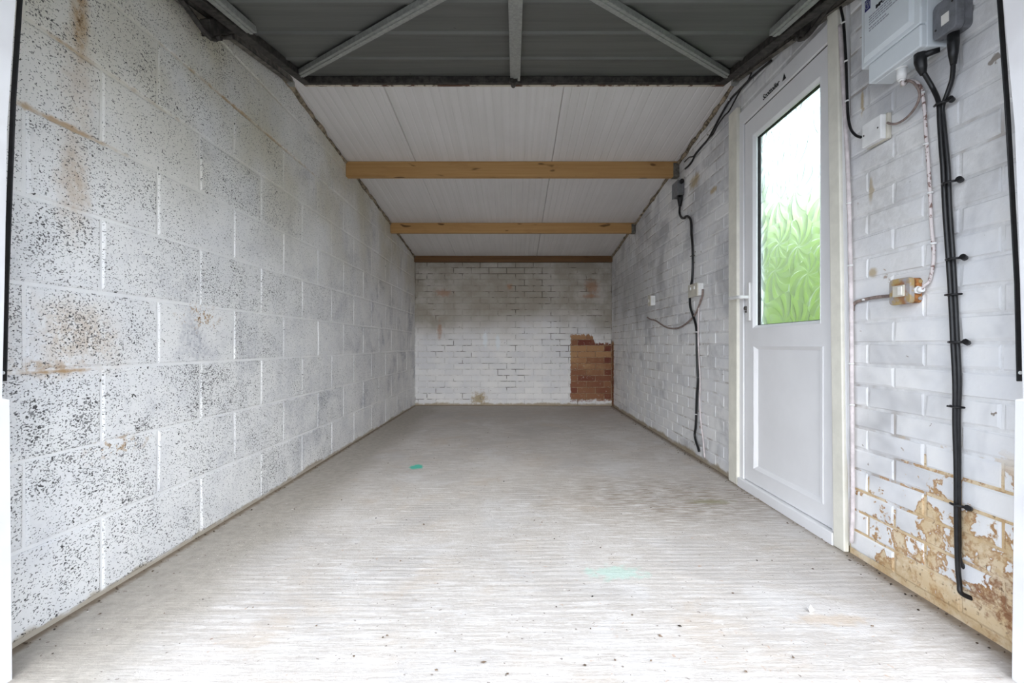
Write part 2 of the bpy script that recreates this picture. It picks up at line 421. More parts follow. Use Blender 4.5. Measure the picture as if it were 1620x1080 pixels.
def glass_mat():
    m = Mat('patterned_obscure_glass', 0.30, 0.5)
    m.color((0.86, 0.98, 0.96))
    m.b.inputs['Transmission Weight'].default_value = 1.0
    m.b.inputs['IOR'].default_value = 1.45
    # star-shaped embossed facets
    sep = m.pos()
    comb = m.nt.nodes.new('ShaderNodeCombineXYZ')
    m.nt.links.new(sep[2].k, comb.inputs[0]); m.nt.links.new(sep[3].k, comb.inputs[1])
    v = m.nt.nodes.new('ShaderNodeTexVoronoi'); v.voronoi_dimensions = '2D'
    v.inputs['Scale'].default_value = 6.0
    m.nt.links.new(comb.outputs[0], v.inputs['Vector'])
    vs = m.nt.nodes.new('ShaderNodeSeparateXYZ'); m.nt.links.new(v.outputs['Position'], vs.inputs[0])
    dx = sep[2] - S(m.nt, vs.outputs[0]); dy = sep[3] - S(m.nt, vs.outputs[1])
    ang = dy._m('ARCTAN2', dx) * (9.0 / (2 * math.pi)) + S(m.nt, v.outputs['Distance']) * 1.3
    r = (dx * dx + dy * dy).sqrt()
    h = (ang.fract() - 0.5).abs() * r * 22.0
    n = m.noise(40, 3, .6)
    m.bump(h + n * 0.06, 0.5, 0.010)
    return m.mat
M['glass'] = glass_mat()

# ------------------------------------------------------------------ mesh helpers
def smooth_path(pts, n=6):
    pts = [Vector(p) for p in pts]
    if len(pts) < 3: return pts
    P = [pts[0] * 2 - pts[1]] + pts + [pts[-1] * 2 - pts[-2]]
    out = []
    for i in range(1, len(P) - 2):
        a, b, c, d = P[i - 1:i + 3]
        for k in range(n):
            t = k / n
            out.append(0.5 * ((2 * b) + (c - a) * t + (2 * a - 5 * b + 4 * c - d) * t * t + (3 * b - a - 3 * c + d) * t ** 3))
    out.append(pts[-1])
    return out

class MB:
    def __init__(s): s.v, s.f, s.sm = [], [], []
    def add(s, vs, fs, smooth=False):
        o = len(s.v); s.v += [Vector(v) for v in vs]
        s.f += [tuple(i + o for i in f) for f in fs]; s.sm += [smooth] * len(fs)
        return s
    def box(s, x0, x1, y0, y1, z0, z1):
        return s.add([(x0, y0, z0), (x1, y0, z0), (x1, y1, z0), (x0, y1, z0), (x0, y0, z1), (x1, y0, z1), (x1, y1, z1), (x0, y1, z1)],
                     [(3, 2, 1, 0), (4, 5, 6, 7), (0, 1, 5, 4), (1, 2, 6, 5), (2, 3, 7, 6), (3, 0, 4, 7)])
    def prism(s, poly, axis, a, b):          # poly of 2D points swept along an axis (0 x, 1 y, 2 z)
        n = len(poly)
        def p(q, t):
            return {0: (t, q[0], q[1]), 1: (q[0], t, q[1]), 2: (q[0], q[1], t)}[axis]
        vs = [p(q, a) for q in poly] + [p(q, b) for q in poly]
        fs = [tuple(range(n))[::-1], tuple(range(n, 2 * n))] + [(i, (i + 1) % n, n + (i + 1) % n, n + i) for i in range(n)]
        return s.add(vs, fs)
    def tube(s, pts, r, sides=10, smooth=True, cap=True):
        pts = [Vector(p) for p in pts]
        rs = r if isinstance(r, (list, tuple)) else [r] * len(pts)
        t = (pts[1] - pts[0]).normalized()
        u = t.orthogonal().normalized()
        vs = []
        for i, p in enumerate(pts):
            if i == 0: t2 = (pts[1] - pts[0])
            elif i == len(pts) - 1: t2 = (pts[-1] - pts[-2])
            else: t2 = (pts[i + 1] - pts[i - 1])
            t2 = t2.normalized() if t2.length > 1e-9 else t
            q = t.rotation_difference(t2); u = (q @ u); u = (u - t2 * u.dot(t2)).normalized(); t = t2
            w = t.cross(u)
            for k in range(sides):
                a = 2 * math.pi * k / sides
                vs.append(p + (u * math.cos(a) + w * math.sin(a)) * rs[i])
        fs = []
        for i in range(len(pts) - 1):
            for k in range(sides):
                a, b = i * sides + k, i * sides + (k + 1) % sides
                fs.append((a, b, b + sides, a + sides))
        s.add(vs, fs, smooth)
        if cap:
            o = len(s.v) - len(vs)
            s.f += [tuple(o + k for k in range(sides))[::-1], tuple(o + (len(pts) - 1) * sides + k for k in range(sides))]
            s.sm += [False, False]
        return s
    def bar(s, a, b, w, h, up):               # rectangular bar from a to b, w across, h along up
        a, b, up = Vector(a), Vector(b), Vector(up)
        d = (b - a).normalized(); side = d.cross(up).normalized(); up = side.cross(d).normalized()
        vs = []
        for p in (a, b):
            for i, j in ((-1, -1), (1, -1), (1, 1), (-1, 1)):
                vs.append(p + side * (i * w / 2) + up * (j * h / 2))
        return s.add(vs, [(3, 2, 1, 0), (4, 5, 6, 7), (0, 1, 5, 4), (1, 2, 6, 5), (2, 3, 7, 6), (3, 0, 4, 7)])
    def build(s, name, mat, parent=None, bevel=0.0, seg=2, clear_smooth=False):
        o0 = Vector((0, 0, 0))
        if parent is not None: o0 = world_of(parent)
        me = bpy.data.meshes.new(name)
        me.from_pydata([tuple(v - o0) for v in s.v], [], s.f)
        bm = bmesh.new(); bm.from_mesh(me)
        for f, q in zip(bm.faces, s.sm): f.smooth = q
        bmesh.ops.recalc_face_normals(bm, faces=bm.faces)
        if bevel:
            es = [e for e in bm.edges if len(e.link_faces) == 2 and e.calc_face_angle(0) > 0.5]
            bmesh.ops.bevel(bm, geom=es, offset=bevel, segments=seg, affect='EDGES', profile=0.5, clamp_overlap=True)
        bm.to_mesh(me); bm.free()
        me.materials.append(mat)
        ob = bpy.data.objects.new(name, me); C.objects.link(ob)
        if parent is not None: ob.parent = parent
        return ob

def world_of(o):
    v = Vector(o.location)
    while o.parent is not None:
        o = o.parent; v = v + Vector(o.location)
    return v
def tag(o, label=None, cat=None, group=None, kind=None):
    if label: o['label'] = label
    if cat: o['category'] = cat
    if group: o['group'] = group
    if kind: o['kind'] = kind
    return o
def thing(name, loc, label, cat, group=None):
    o = bpy.data.objects.new(name, None); C.objects.link(o); o.location = loc
    o.empty_display_size = 0.05
    return tag(o, label, cat, group)
def struct(o): o['kind'] = 'structure'; return o
def text_mesh(body, size, name, mat, parent, origin, xdir, zdir, extrude=0.0006, align='LEFT'):
    cu = bpy.data.curves.new(name, 'FONT'); cu.body = body; cu.size = size; cu.extrude = extrude; cu.align_x = align; cu.offset = size * 0.022
    t = bpy.data.objects.new(name + '_curve', cu); C.objects.link(t)
    dg = bpy.context.evaluated_depsgraph_get()
    me = bpy.data.meshes.new_from_object(t.evaluated_get(dg)); me.name = name
    C.objects.unlink(t); bpy.data.objects.remove(t); 
    xdir, zdir = Vector(xdir), Vector(zdir); n = xdir.cross(zdir)
    R = Matrix((xdir, zdir, n)).transposed().to_4x4()
    me.transform(Matrix.Translation(Vector(origin) - world_of(parent)) @ R)
    me.materials.clear(); me.materials.append(mat)
    o = bpy.data.objects.new(name, me); C.objects.link(o); o.parent = parent
    return o

# ================================================================== STRUCTURE
# ---- floor: ridged by the tamping board, smooth along the left wall
def make_floor():
    ys = []; y = 0.98
    while y < YB + 0.02: ys.append(y); y += 0.0055 if y < 2.6 else 0.012
    nx = 64; x0, x1 = XL - 0.06, XR + 0.06
    rng = random.Random(3)
    ph = [rng.uniform(0, 6.28) for _ in range(8)]
    vs, fs = [], []
    for j, yy in enumerate(ys):
        for i in range(nx + 1):
            x = x0 + (x1 - x0) * i / nx
            wob = 0.010 * math.sin(x * 2.3 + ph[0]) + 0.004 * math.sin(x * 7.1 + yy * 3 + ph[1])
            yy2 = yy + wob
            r = math.sin(yy2 * 2 * math.pi / 0.031 + 1.2 * math.sin(yy2 * 3.1 + ph[2])) + 0.55 * math.sin(yy2 * 2 * math.pi / 0.0225 + ph[3] + x * 1.5)
            a = 0.45 + 0.55 * math.sin(x * 5.9 + yy * 4.2 + ph[4]) * math.sin(yy * 3.3 - x * 6.7 + ph[5])
            a *= min(1, max(0.08, (x + 1.08) / 0.30)) * min(1, max(.25, (x1 - x) / .25))
            z = 0.00045 * r * a + 0.003 * math.sin(x * 1.7 + ph[6]) * math.sin(yy * 1.1 + ph[7]) - 0.003
            vs.append((x, yy, z))
    for j in range(len(ys) - 1):
        for i in range(nx):
            a = j * (nx + 1) + i
            fs.append((a, a + 1, a + nx + 2, a + nx + 1))
    mb = MB().add(vs, fs, True)
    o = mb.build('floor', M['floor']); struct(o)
make_floor()
o = MB().box(-9, 9, -12, 0.98, -0.12, -0.012).build('ground_driveway', M['drive']); struct(o)
o = MB().box(1.36, 14, 0.98, 16, -0.12, -0.05).build('ground_lawn', M['lawn']); struct(o)

# ---- walls: a mortar core with every block and brick its own piece
def piece(w, h, depth, bev, rng, jit, clip=None, c=None):
    """a block in its wall frame: u along the wall, v up, n into the room; centred at 0"""
    def J(k): return rng.uniform(-jit, jit) * k
    back = [(-w / 2, -h / 2), (w / 2, -h / 2), (w / 2, h / 2), (-w / 2, h / 2)]
    rim = [(u + J(.5), v + J(.5)) for u, v in back]
    sg = [(1, 1), (-1, 1), (-1, -1), (1, -1)]
    mid = [((-w / 2, 0)), (w / 2, 0)]
    top = [(u + sx * bev + J(1), v + sy * bev + J(1), depth + J(.35)) for (u, v), (sx, sy) in zip(rim, sg)]
    vs = [(u, v, -0.004) for u, v in back] + [(u, v, depth * 0.25) for u, v in rim] + top
    fs = [(8, 9, 10, 11)]
    for i in range(4):
        k = (i + 1) % 4
        fs += [(i, k, 4 + k, 4 + i), (4 + i, 4 + k, 8 + k, 8 + i)]
    return vs, fs

def lay(wall, mat, name, frame, rows, depth, bev, jit, joint, span, std, holes=(), topline=None, limit=None, sort=None, color=None):
    """frame: maps (u,v,n) to a vector; rows: list of (v0, v1, phase)"""
    rng = random.Random(11)
    shared, items = [], []
    L = std
    for v0, v1, ph in rows:
        k = math.floor((span[0] - ph) / L)
        while ph + k * L < span[1]:
            a, b = ph + k * L, ph + (k + 1) * L
            k += 1
            segs = [(max(a, span[0]), min(b, span[1]))]
            for h0, h1, hz0, hz1 in holes:
                if v1 > hz0 + 0.01 and v0 < hz1 - 0.01:
                    ns = []
                    for s0, s1 in segs:
                        if s1 <= h0 or s0 >= h1: ns.append((s0, s1)); continue
                        if s0 < h0: ns.append((s0, h0))
                        if s1 > h1: ns.append((h1, s1))
                    segs = ns
            for s0, s1 in segs:
                w = s1 - s0 - joint; h = v1 - v0 - joint
                if w < 0.012: continue
                std_ = abs(s1 - s0 - L) < 1e-4 and abs(h + joint - (rows[0][1] - rows[0][0])) < 1e-4
                items.append(((s0 + s1) / 2, (v0 + v1) / 2, w, h, std_))
    if topline:
        keep = []
        for u, v, w, h, sd in items:
            t = min(topline(u - w / 2), topline(u + w / 2)); tm = max(topline(u - w / 2), topline(u + w / 2))
            if v - h / 2 > t - 0.012: continue
            if v + h / 2 > t - 0.004: sd = False
            keep.append((u, v, w, h, sd))
        items = keep
    if sort: items.sort(key=sort)
    loose = items if limit is None else items[:limit]
    rest = [] if limit is None else items[limit:]
    def geo(u, v, w, h):
        vs, fs = piece(w, h, depth, min(bev, w * .3), rng, jit)
        if topline:
            vs = [(a, min(b, topline(u + a) - 0.004 - v), c) for a, b, c in vs]
        return vs, fs
    for u, v, w, h, sd in loose:
        if sd and len(shared) >= 10: me = rng.choice(shared)
        else:
            vs, fs = geo(u, v, w, h)
            me = bpy.data.meshes.new(name)
            o0 = frame(0, 0, 0)
            me.from_pydata([tuple(frame(*p) - o0) for p in vs], [], fs)
            bm = bmesh.new(); bm.from_mesh(me); bmesh.ops.recalc_face_normals(bm, faces=bm.faces); bm.to_mesh(me); bm.free()
            me.materials.append(mat)
            at = me.attributes.new('rnd', 'FLOAT', 'FACE')
            if sd: shared.append(me)
        ob = bpy.data.objects.new(name, me); C.objects.link(ob)
        ob.location = frame(u, v, 0) - world_of(wall); ob.parent = wall
        ob.color = color(u, v, rng) if color else (1, 1, 1, 1)
    if rest:
        V, Fs, R = [], [], []
        for u, v, w, h, sd in rest:
            vs, fs = geo(u, v, w, h); o = len(V); q = rng.random()
            V += [tuple(frame(a + u, b + v, c) - world_of(wall)) for a, b, c in vs]
            Fs += [tuple(i + o for i in f) for f in fs]; R += [q] * len(fs)
        me = bpy.data.meshes.new('far_brickwork'); me.from_pydata(V, [], Fs)
        at = me.attributes.new('rnd', 'FLOAT', 'FACE'); at.data.foreach_set('value', R)
        bm = bmesh.new(); bm.from_mesh(me); bmesh.ops.recalc_face_normals(bm, faces=bm.faces); bm.to_mesh(me); bm.free()
        me.materials.append(mat)
        ob = bpy.data.objects.new('far_brickwork', me); C.objects.link(ob); ob.parent = wall; ob['kind'] = 'stuff'
    return len(loose), len(rest)

# left wall of painted concrete blocks
JN = 0.004           # how far the joints lie behind the faces
mb = MB().prism([(0.98, -0.1), (YB + 0.1, -0.1), (YB + 0.1, ceil_z(YB + .1) - .003), (0.98, ceil_z(0.98) - .003)], 0, XL - 0.11, XL - JN)
wl = struct(mb.build('wall_left', M['block_joint']))
rows = []
for k in range(0, 11):
    v0 = 0.005 + 0.2286 * k
    rows.append((v0, v0 + 0.2286, 1.208 + (0.0 if k % 2 else 0.2245)))
def lcol(u, v, rng):
    d = rng.uniform(0.15, 0.8)
    if v < 0.7: d += 0.25
    if u < 2.1 and 0.46 < v < 0.70: d = 1.05
    if u < 1.5 and v < 1.2: d = max(d, 0.7)
    d *= max(0.35, 1.15 - 0.22 * (u - 1.2))
    s = min(1.0, rng.uniform(0.1, 0.6) + 0.13 * (u - 1.2))
    return (min(1.15, d), s, 0, 1)
lay(wl, M['block'], 'block', lambda u, v, n: Vector((XL - JN + n, u, v)), rows, JN, 0.006, 0.0035, 0.010,
    (0.98, YB), 0.4495, topline=ceil_z, color=lcol)

# back wall of painted bricks
mb = MB().box(XL - .004, XR + .004, YB + JN, YB + 0.11, -0.1, ceil_z(YB) - 0.003)
wb = struct(mb.build('wall_back', M['joint_back']))
rows = [(0.0757 * k + .001, 0.0757 * (k + 1) + .001, (-0.324 if k % 2 == 0 else -0.212)) for k in range(0, 25)]
nb = lay(wb, M['brick_back'], 'brick', lambda u, v, n: Vector((u, YB + JN - n, v)), rows, JN, 0.004, 0.002, 0.009,
    (XL + .002, XR - .002), 0.2245, topline=lambda u: ceil_z(YB))
# right wall of painted bricks, with the side door's opening
DY0, DY1, DZ1 = 1.725, 2.645, 2.02
mb = MB()
for y0, y1, z0 in ((0.98, DY0, -0.1), (DY1, YB + 0.1, -0.1), (DY0, DY1, DZ1)):
    mb.prism([(y0, z0), (y1, z0), (y1, ceil_z(y1) - .003), (y0, ceil_z(y0) - .003)], 0, XR + JN, XR + 0.115)
wr = struct(mb.build('wall_right', M['joint_right']))
rows = [(0.017 - 0.075 + 0.075 * k + (0.058 if k == 0 else 0), 0.017 + 0.075 * k, 1.633 - .2245 * 4 - (0.1122 if k % 2 else 0)) for k in range(0, 32)]
rows = rows[1:]
nr = lay(wr, M['brick_right'], 'brick', lambda u, v, n: Vector((XR + JN - n, u, v)), rows, JN, 0.005, 0.003, 0.009,
    (0.98, YB), 0.2245, holes=((DY0, DY1, -1, DZ1),), topline=ceil_z, limit=298, sort=lambda t: t[0])
print('bricks', nb, nr)

# front: lintel over the opening
o = MB().box(XL - 0.11, XR + 0.115, 0.98, 1.06, 2.06, ceil_z(1.0) + 0.02).build('wall_front', M['block_joint']); struct(o)

# ceiling: white ribbed roof sheets between the purlins, seams along the garage
cl = MB().prism([(0.80, ceil_z(0.80) + .022), (YB + .1, ceil_z(YB + .1) + .022), (YB + .1, ceil_z(YB + .1) + .07), (0.80, ceil_z(0.80) + .07)], 0, XL - .11, XR + .115).build('ceiling', M['roof'])
struct(cl)
def roof_sheet(x0, x1):
    prof = []                                  # (x, drop above face)
    x = x0; p = 0.0508
    prof.append((x0, 0.012)); prof.append((x0 + 0.004, 0.0))
    x = x0 + p
    while x < x1 - 0.02:
        prof += [(x - 0.006, 0.0), (x - 0.002, 0.0016), (x + 0.002, 0.0016), (x + 0.006, 0.0)]
        x += p
    prof += [(x1 - 0.004, 0.0), (x1, 0.012)]
    vs, fs = [], []
    for y in (0.82, 2.2, 3.5, 4.75, YB + .09):
        for px_, dz in prof: vs.append((px_, y, ceil_z(y) + dz))
    n = len(prof)
    for j in range(4):
        for i in range(n - 1):
            a = j * n + i; fs.append((a, a + 1, a + n + 1, a + n))
    # upper skin, so that the sheet has thickness
    o = len(vs)
    for y in (0.82, YB + .09):
        vs += [(x0, y, ceil_z(y) + .020), (x1, y, ceil_z(y) + .020)]
    fs += [(o, o + 1, o + 3, o + 2)]
    MB().add(vs, fs).build('roof_sheet', M['ceiling'], cl)
for a, b in ((XL - 0.02, -0.739), (-0.739, 0.279), (0.279, XR + 0.02)): roof_sheet(a, b)

# ragged mortar bead where roof and walls meet
def bead(x, side, n):
    rng = random.Random(n); pts, rs = [], []
    y = 1.1
    while y < YB - 0.02:
        pts.append((x + side * rng.uniform(-.004, .004), y, ceil_z(y) - 0.008 + rng.uniform(-.006, .004))); rs.append(rng.uniform(.009, .019)); y += 0.05
    o = MB().tube(pts, rs, 7).build('trim_%d' % n, M['sealant']); struct(o)
bead(XL + .002, 1, 1); bead(XR - .002, -1, 2)

# garage door frame posts
def jamb(n, sgn, edge_top, edge_mid, cover_top, cover_bot, label_side):
    yb = YF
    X = lambda px: (px - CX) / F * yb
    Z = lambda py: CAMZ + (CY - py) * yb / F
    poly = [(X(edge_mid) + sgn * .012, -0.02), (X(edge_mid), Z(620)), (X(edge_mid + sgn * -4), Z(430)), (X((edge_top + edge_mid) / 2 - sgn * -3), Z(200)), (X(edge_top), Z(0)), (X(edge_top - sgn * 3), 2.05),
            (sgn * 1.225 if sgn > 0 else -1.255, 2.05), (sgn * 1.225 if sgn > 0 else -1.255, -0.02)]
    o = MB().prism(poly, 1, yb - 0.07, yb).build('trim_%d' % n, M['jamb']); struct(o)
    c = [(X(cover_bot), -0.015), (X(cover_top), Z(632)), (X(cover_top) + sgn * .035, Z(628)), (X(cover_bot) + sgn * .035, -0.015)]
    MB().prism(c, 1, yb - 0.06, yb + .003).build('lower_cover_strip', M['jamb'], o, bevel=.002)
    return o
jamb(3, -1, 25, 3.5, 14, 18, 'left')
jamb(4, 1, 1587, 1618, 1607, 1602, 'right')

# ---- side door
XFm, XLf, XGl = 1.222, 1.230, 1.262
def Yp(px, x): return F * x / (px - CX)
LY0, LY1 = 1.811, 2.503
GY0, GY1, GZ0, GZ1 = 1.885, 2.42, 0.848, 1.842
PY0, PY1, PZ0, PZ1 = 1.868, 2.408, 0.127, 0.755
door = struct(thing('door_1', (XFm, 2.18, 0), None, None))
mb = MB().box(XFm, 1.30, DY0 + .003, LY0 - .004, 0.046, DZ1 - .002)
mb.build('frame_post', M['upvc'], door, .003)
MB().box(XFm, 1.30, LY1 + .004, DY1 - .003, 0.046, DZ1 - .002).build('frame_post', M['upvc'], door, .003)
hd = MB().box(XFm, 1.30, LY0 - .004, LY1 + .004, 1.942, DZ1 - .002).build('frame_head', M['upvc'], door, .003)
MB().box(1.208, 1.30, 1.784, 2.546, -0.005, 0.046).build('threshold', M['upvc'], door, .004)
sm_ = MB().box(XLf + .001, XLf + .03, LY0 - .0042, LY0 + .0004, .048, 1.942).box(XLf + .001, XLf + .03, LY1 - .0004, LY1 + .0042, .048, 1.942).box(XLf + .001, XLf + .03, LY0, LY1, 1.9355, 1.9425)
sm_.build('gap_shade_strip', M['rubber'], door)  # black strips in the gap round the leaf, standing in for its shade
# leaf as four members and a mid rail joined in one profile frame
mb = MB()
def ring(x0, x1, ya, yb, za, zb): mb.box(x0, x1, ya, yb, za, zb)
ring(XLf, 1.29, LY0, GY0, 0.05, 1.936); ring(XLf, 1.29, GY1, LY1, 0.05, 1.936)
ring(XLf, 1.29, GY0, GY1, GZ1, 1.936); ring(XLf, 1.29, GY0, GY1, PZ1, GZ0); ring(XLf, 1.29, GY0, GY1, 0.05, PZ0)
leaf = mb.build('leaf', M['upvc'], door)
# sloping beads and seal round the glass
def bead_ring(name, mat, ya, yb, za, zb, w, xo, xi, parent):
    vs = []
    for (y, z), (sy, sz) in zip(((ya, za), (yb, za), (yb, zb), (ya, zb)), ((1, 1), (-1, 1), (-1, -1), (1, -1))):
        vs += [(xo, y, z), (xi, y + sy * w, z + sz * w), (xi + .012, y + sy * w, z + sz * w), (xi + .012, y, z)]
    fs = []
    for i in range(4):
        k = (i + 1) % 4
        for a, b in ((0, 1), (1, 2), (2, 3), (3, 0)):
            fs.append((4 * i + a, 4 * k + a, 4 * k + b, 4 * i + b))
    return MB().add(vs, fs).build(name, mat, parent)
bead_ring('glazing_bead', M['upvc'], GY0, GY1, GZ0, GZ1, 0.014, XLf - .002, XLf + .010, leaf)
bead_ring('glazing_seal', M['rubber'], GY0 + .010, GY1 - .010, GZ0 + .010, GZ1 - .010, 0.007, XLf + .012, XGl - .010, leaf)
MB().box(XGl, XGl + .006, GY0 + .004, GY1 - .004, GZ0 + .004, GZ1 - .004).build('glass_pane', M['glass'], leaf)
bead_ring('panel_bead', M['upvc'], PY0, PY1, PZ0, PZ1, 0.016, XLf - .003, XLf + .010, leaf)
MB().box(XLf + .012, XLf + .040, PY0 - .0, PY1 + .0, PZ0, PZ1).build('lower_panel', M['upvc'], leaf)
# handle
hm = MB().box(XLf - .011, XLf, 2.437, 2.463, 0.888, 1.088)
hdl = hm.build('handle', M['white_plastic'], leaf, .004)
hp = smooth_path([(XLf - .008, 2.450, 1.012), (XLf - .040, 2.450, 1.012), (XLf - .050, 2.470, 1.013), (XLf - .050, 2.56, 1.016), (XLf - .046, 2.572, 1.016)], 5)
hm = MB().tube(hp, 0.0095, 10)
hm.build('lever', M['white_plastic'], leaf)
MB().tube([(XLf - .020, 2.468, .955), (XLf, 2.468, .955)], .010, 12).tube([(XLf - .016, 2.468, .937), (XLf, 2.468, .937)], .006, 10).build('key_cylinder', M['chrome'], leaf)
# the cream boards either side
MB().box(1.207, XR - .0005, 2.548, 2.648, 0.0, 2.055).build('architrave', M['cream'], door, .004)
MB().prism([(1.722, 0), (1.782, 0), (1.822, 2.235), (1.762, 2.235)], 0, 1.210, XR - .0005).build('architrave', M['cream'], door, .004)
# sticker on the frame head
so = on_x(1207, 153, XFm - .0005); eo = on_x(1236, 124, XFm - .0005)
text_mesh('Scottoiler', 0.036, 'sticker_lettering', M['ink'], hd, (XFm - .0005, so.y, 1.963), (0, -1, 0), (0, 0, 1))
a = on_x(1238.5, 122, XFm - .0008)
MB().prism([(a.y + .004, 1.962), (a.y - .024, 1.962), (a.y - .010, 1.992)], 0, XFm - .0012, XFm - .0002).build('sticker_arrow', M['ink'], hd)

# ---- purlins
def purlin(name, y, zt, zb, th, mat, label, end_wrap=False):
    r = thing(name, (0, y, zb), label, 'beam')
    sl = 0.105 * th
    MB().prism([(y, zb), (y + th, zb), (y + th, zt - sl - .001), (y, zt - .001)], 0, XL + .001, XR - .001).build('timber', mat, r, .002)
    if end_wrap:
        MB().box(XR - .045, XR - .001, y - .003, y + th + .003, zb - .003, zt - .012).build('dark_end_wrap', M['track'], r)  # dark wrap round the right end of the beam
    return r
purlin('roof_beam', 3.50, ceil_z(3.50), 2.019, .047, M['pine'], 'sawn pine roof beam with knots, nearer the garage door of the two pale beams', True)
purlin('roof_beam', 4.75, ceil_z(4.75), 1.899, .047, M['pine'], 'sawn pine roof beam between the nearer pine beam and the brick back wall', True)
purlin('wall_plate', 5.885, ceil_z(5.885), 1.806, .05, M['old_timber'], 'dark brown timber plate along the top of the brick back wall')

# ================================================================== UP-AND-OVER GARAGE DOOR
far = on_door(812, 133)
gd = thing('garage_door', (0, far.y, far.z), 'grey corrugated steel up-and-over garage door raised under the roof with diagonal braces', 'garage door')
sl = math.atan(DS); Ddir = Vector((0, -math.cos(sl), -math.sin(sl))); Dn = Vector((0, -math.sin(sl), math.cos(sl)))
def DP(x, s, n): return Vector((x, far.y, far.z)) + Ddir * s + Dn * n
HW = 1.145; DL = 2.02
def sof(py, n=0.03):
    p = on_door(812, py, n); return (p - Vector((p.x, far.y, far.z))).dot(Ddir)
sw = sorted([sof(92), sof(52), sof(2)])
step = sw[2] - sw[1]
k = sw[2] + step
while k < DL - .1: sw.append(k); k += step
prof = [(0.0, 0.03)]
for s in sw:
    prof += [(s - .045, 0.030), (s - .016, 0.032), (s - .007, 0.021), (s + .007, 0.021), (s + .016, 0.030)]
prof.append((DL, 0.03))
vs, fs = [], []
for x in (-HW, HW):
    for s, n in prof: vs.append(DP(x, s, n))
for x in (-HW, HW):
    for s, n in prof: vs.append(DP(x, s, n + .0015))
n = len(prof)
for i in range(n - 1):
    fs.append((i, i + 1, n + i + 1, n + i)); fs.append((2 * n + i, 3 * n + i, 3 * n + i + 1, 2 * n + i + 1))
MB().add(vs, fs).build('corrugated_sheet', M['sheet'], gd)
def channel(name, a, b, w, d, mat, parent, lip=.012, up=Dn):          # C-channel whose web faces down
    a, b = Vector(a), Vector(b)
    t = (b - a).normalized(); side = t.cross(up).normalized()
    mb = MB().bar(a, b, w, .002, up)
    for q in (-1, 1):
        mb.bar(a + side * q * (w / 2) + up * (d / 2), b + side * q * (w / 2) + up * (d / 2), .002, d, up)
    mb.bar(a - up * .003, b - up * .003, w * .34, .005, up)
    return mb.build(name, mat, parent)
for q in (-1, 1):
    MB().bar(DP(q * (HW - .02), .0, .012), DP(q * (HW - .02), DL, .012), .045, .035, Dn).build('side_stile', M['steel_dark'], gd, .003)
MB().bar(DP(-HW, .018, .012), DP(HW, .018, .012), .036, .034, Dn).build('end_rail', M['steel_dark'], gd, .003)  # dark colour puts the shadow above the lip into this rail
MB().bar(DP(-HW, -.008, .002), DP(HW, -.008, .002), .020, .020, Dn).build('edge_strip', M['rust_lip'], gd, .002)
MB().bar(DP(-HW, DL - .018, .012), DP(HW, DL - .018, .012), .036, .034, Dn).build('end_rail', M['sheet'], gd, .003)
apex = on_door(814, -66)
for (x0, y0, x1, y1) in ((472, 122, 690, 1), (1152, 122, 948, 1)):
    a, b = on_door(x0, y0), on_door(x1, y1)
    e = a + (b - a) * ((apex.y - a.y) / (b.y - a.y))
    channel('diagonal_brace', a, e, .042, .020, M['galv'], gd)
a, b = on_door(815, 128, -.002), DP(0.0, DL - .03, -.002)
b.x = a.x
channel('centre_bar', a, b, .050, .022, M['galv'], gd)
for (x0, y0, x1, y1) in ((398, 52, 340, 3), (1225, 56, 1283, 4)):
    a, b = on_door(x0, y0, -.004), on_door(x1, y1, -.004)
    e = a + (b - a) * 1.9
    channel('side_brace', a, e, .040, .024, M['galv'], gd)
# latch at the end rail
c = on_door(812, 128, -.012)
MB().bar(c + Vector((-.022, 0, 0)), c + Vector((.022, 0, 0)), .03, .016, Dn).tube([c - Ddir * -.02, c - Ddir * .055 - Dn * .008], [.018, .012], 8).build('latch', M['steel_dark'], gd)
# pivot gear, rods and lifting arms at both sides
for q in (-1, 1):
    MX = (lambda px: px) if q < 0 else (lambda px: 2 * CX - px - 22)
    xx = q * 1.185
    W = lambda px, py, x=xx: on_x(MX(px), py, x)
    rod = smooth_path([W(270, -20), W(296, 12), W(310, 32), W(324, 51), W(334, 60), W(342, 62)], 5)
    MB().tube(rod, .010, 8).build('pivot_rod', M['steel_dark'], gd)
    arm = [W(276, -28), W(362, 40)]
    MB().bar(arm[0], arm[1], .030, .030, Dn).build('pivot_arm', M['steel_dark'], gd, .004)
    mb = MB()
    c0 = W(346, 44)
    p = [W(326, 30), W(352, 27), W(368, 40), W(366, 56), W(348, 54), W(330, 58)]
    mb.prism([(v.y, v.z) for v in p], 0, xx - .028, xx + .014)
    mb.build('pivot_bracket', M['steel_dark'], gd, .003)
    for px, py, r, L in ((341, 60, .011, .022), (361, 58, .011, .022), (352, 34, .014, .03), (370, 42, .010, .03)):
        v = W(px, py); MB().tube([v - Vector((L, 0, 0)), v + Vector((L, 0, 0))], r, 9).build('pivot_bolt', M['steel_dark'], gd)
    v = W(355, 50); MB().tube([v, v + Vector((-q * .075, .02, .02))], .009, 8).build('pivot_spindle', M['steel_dark'], gd)
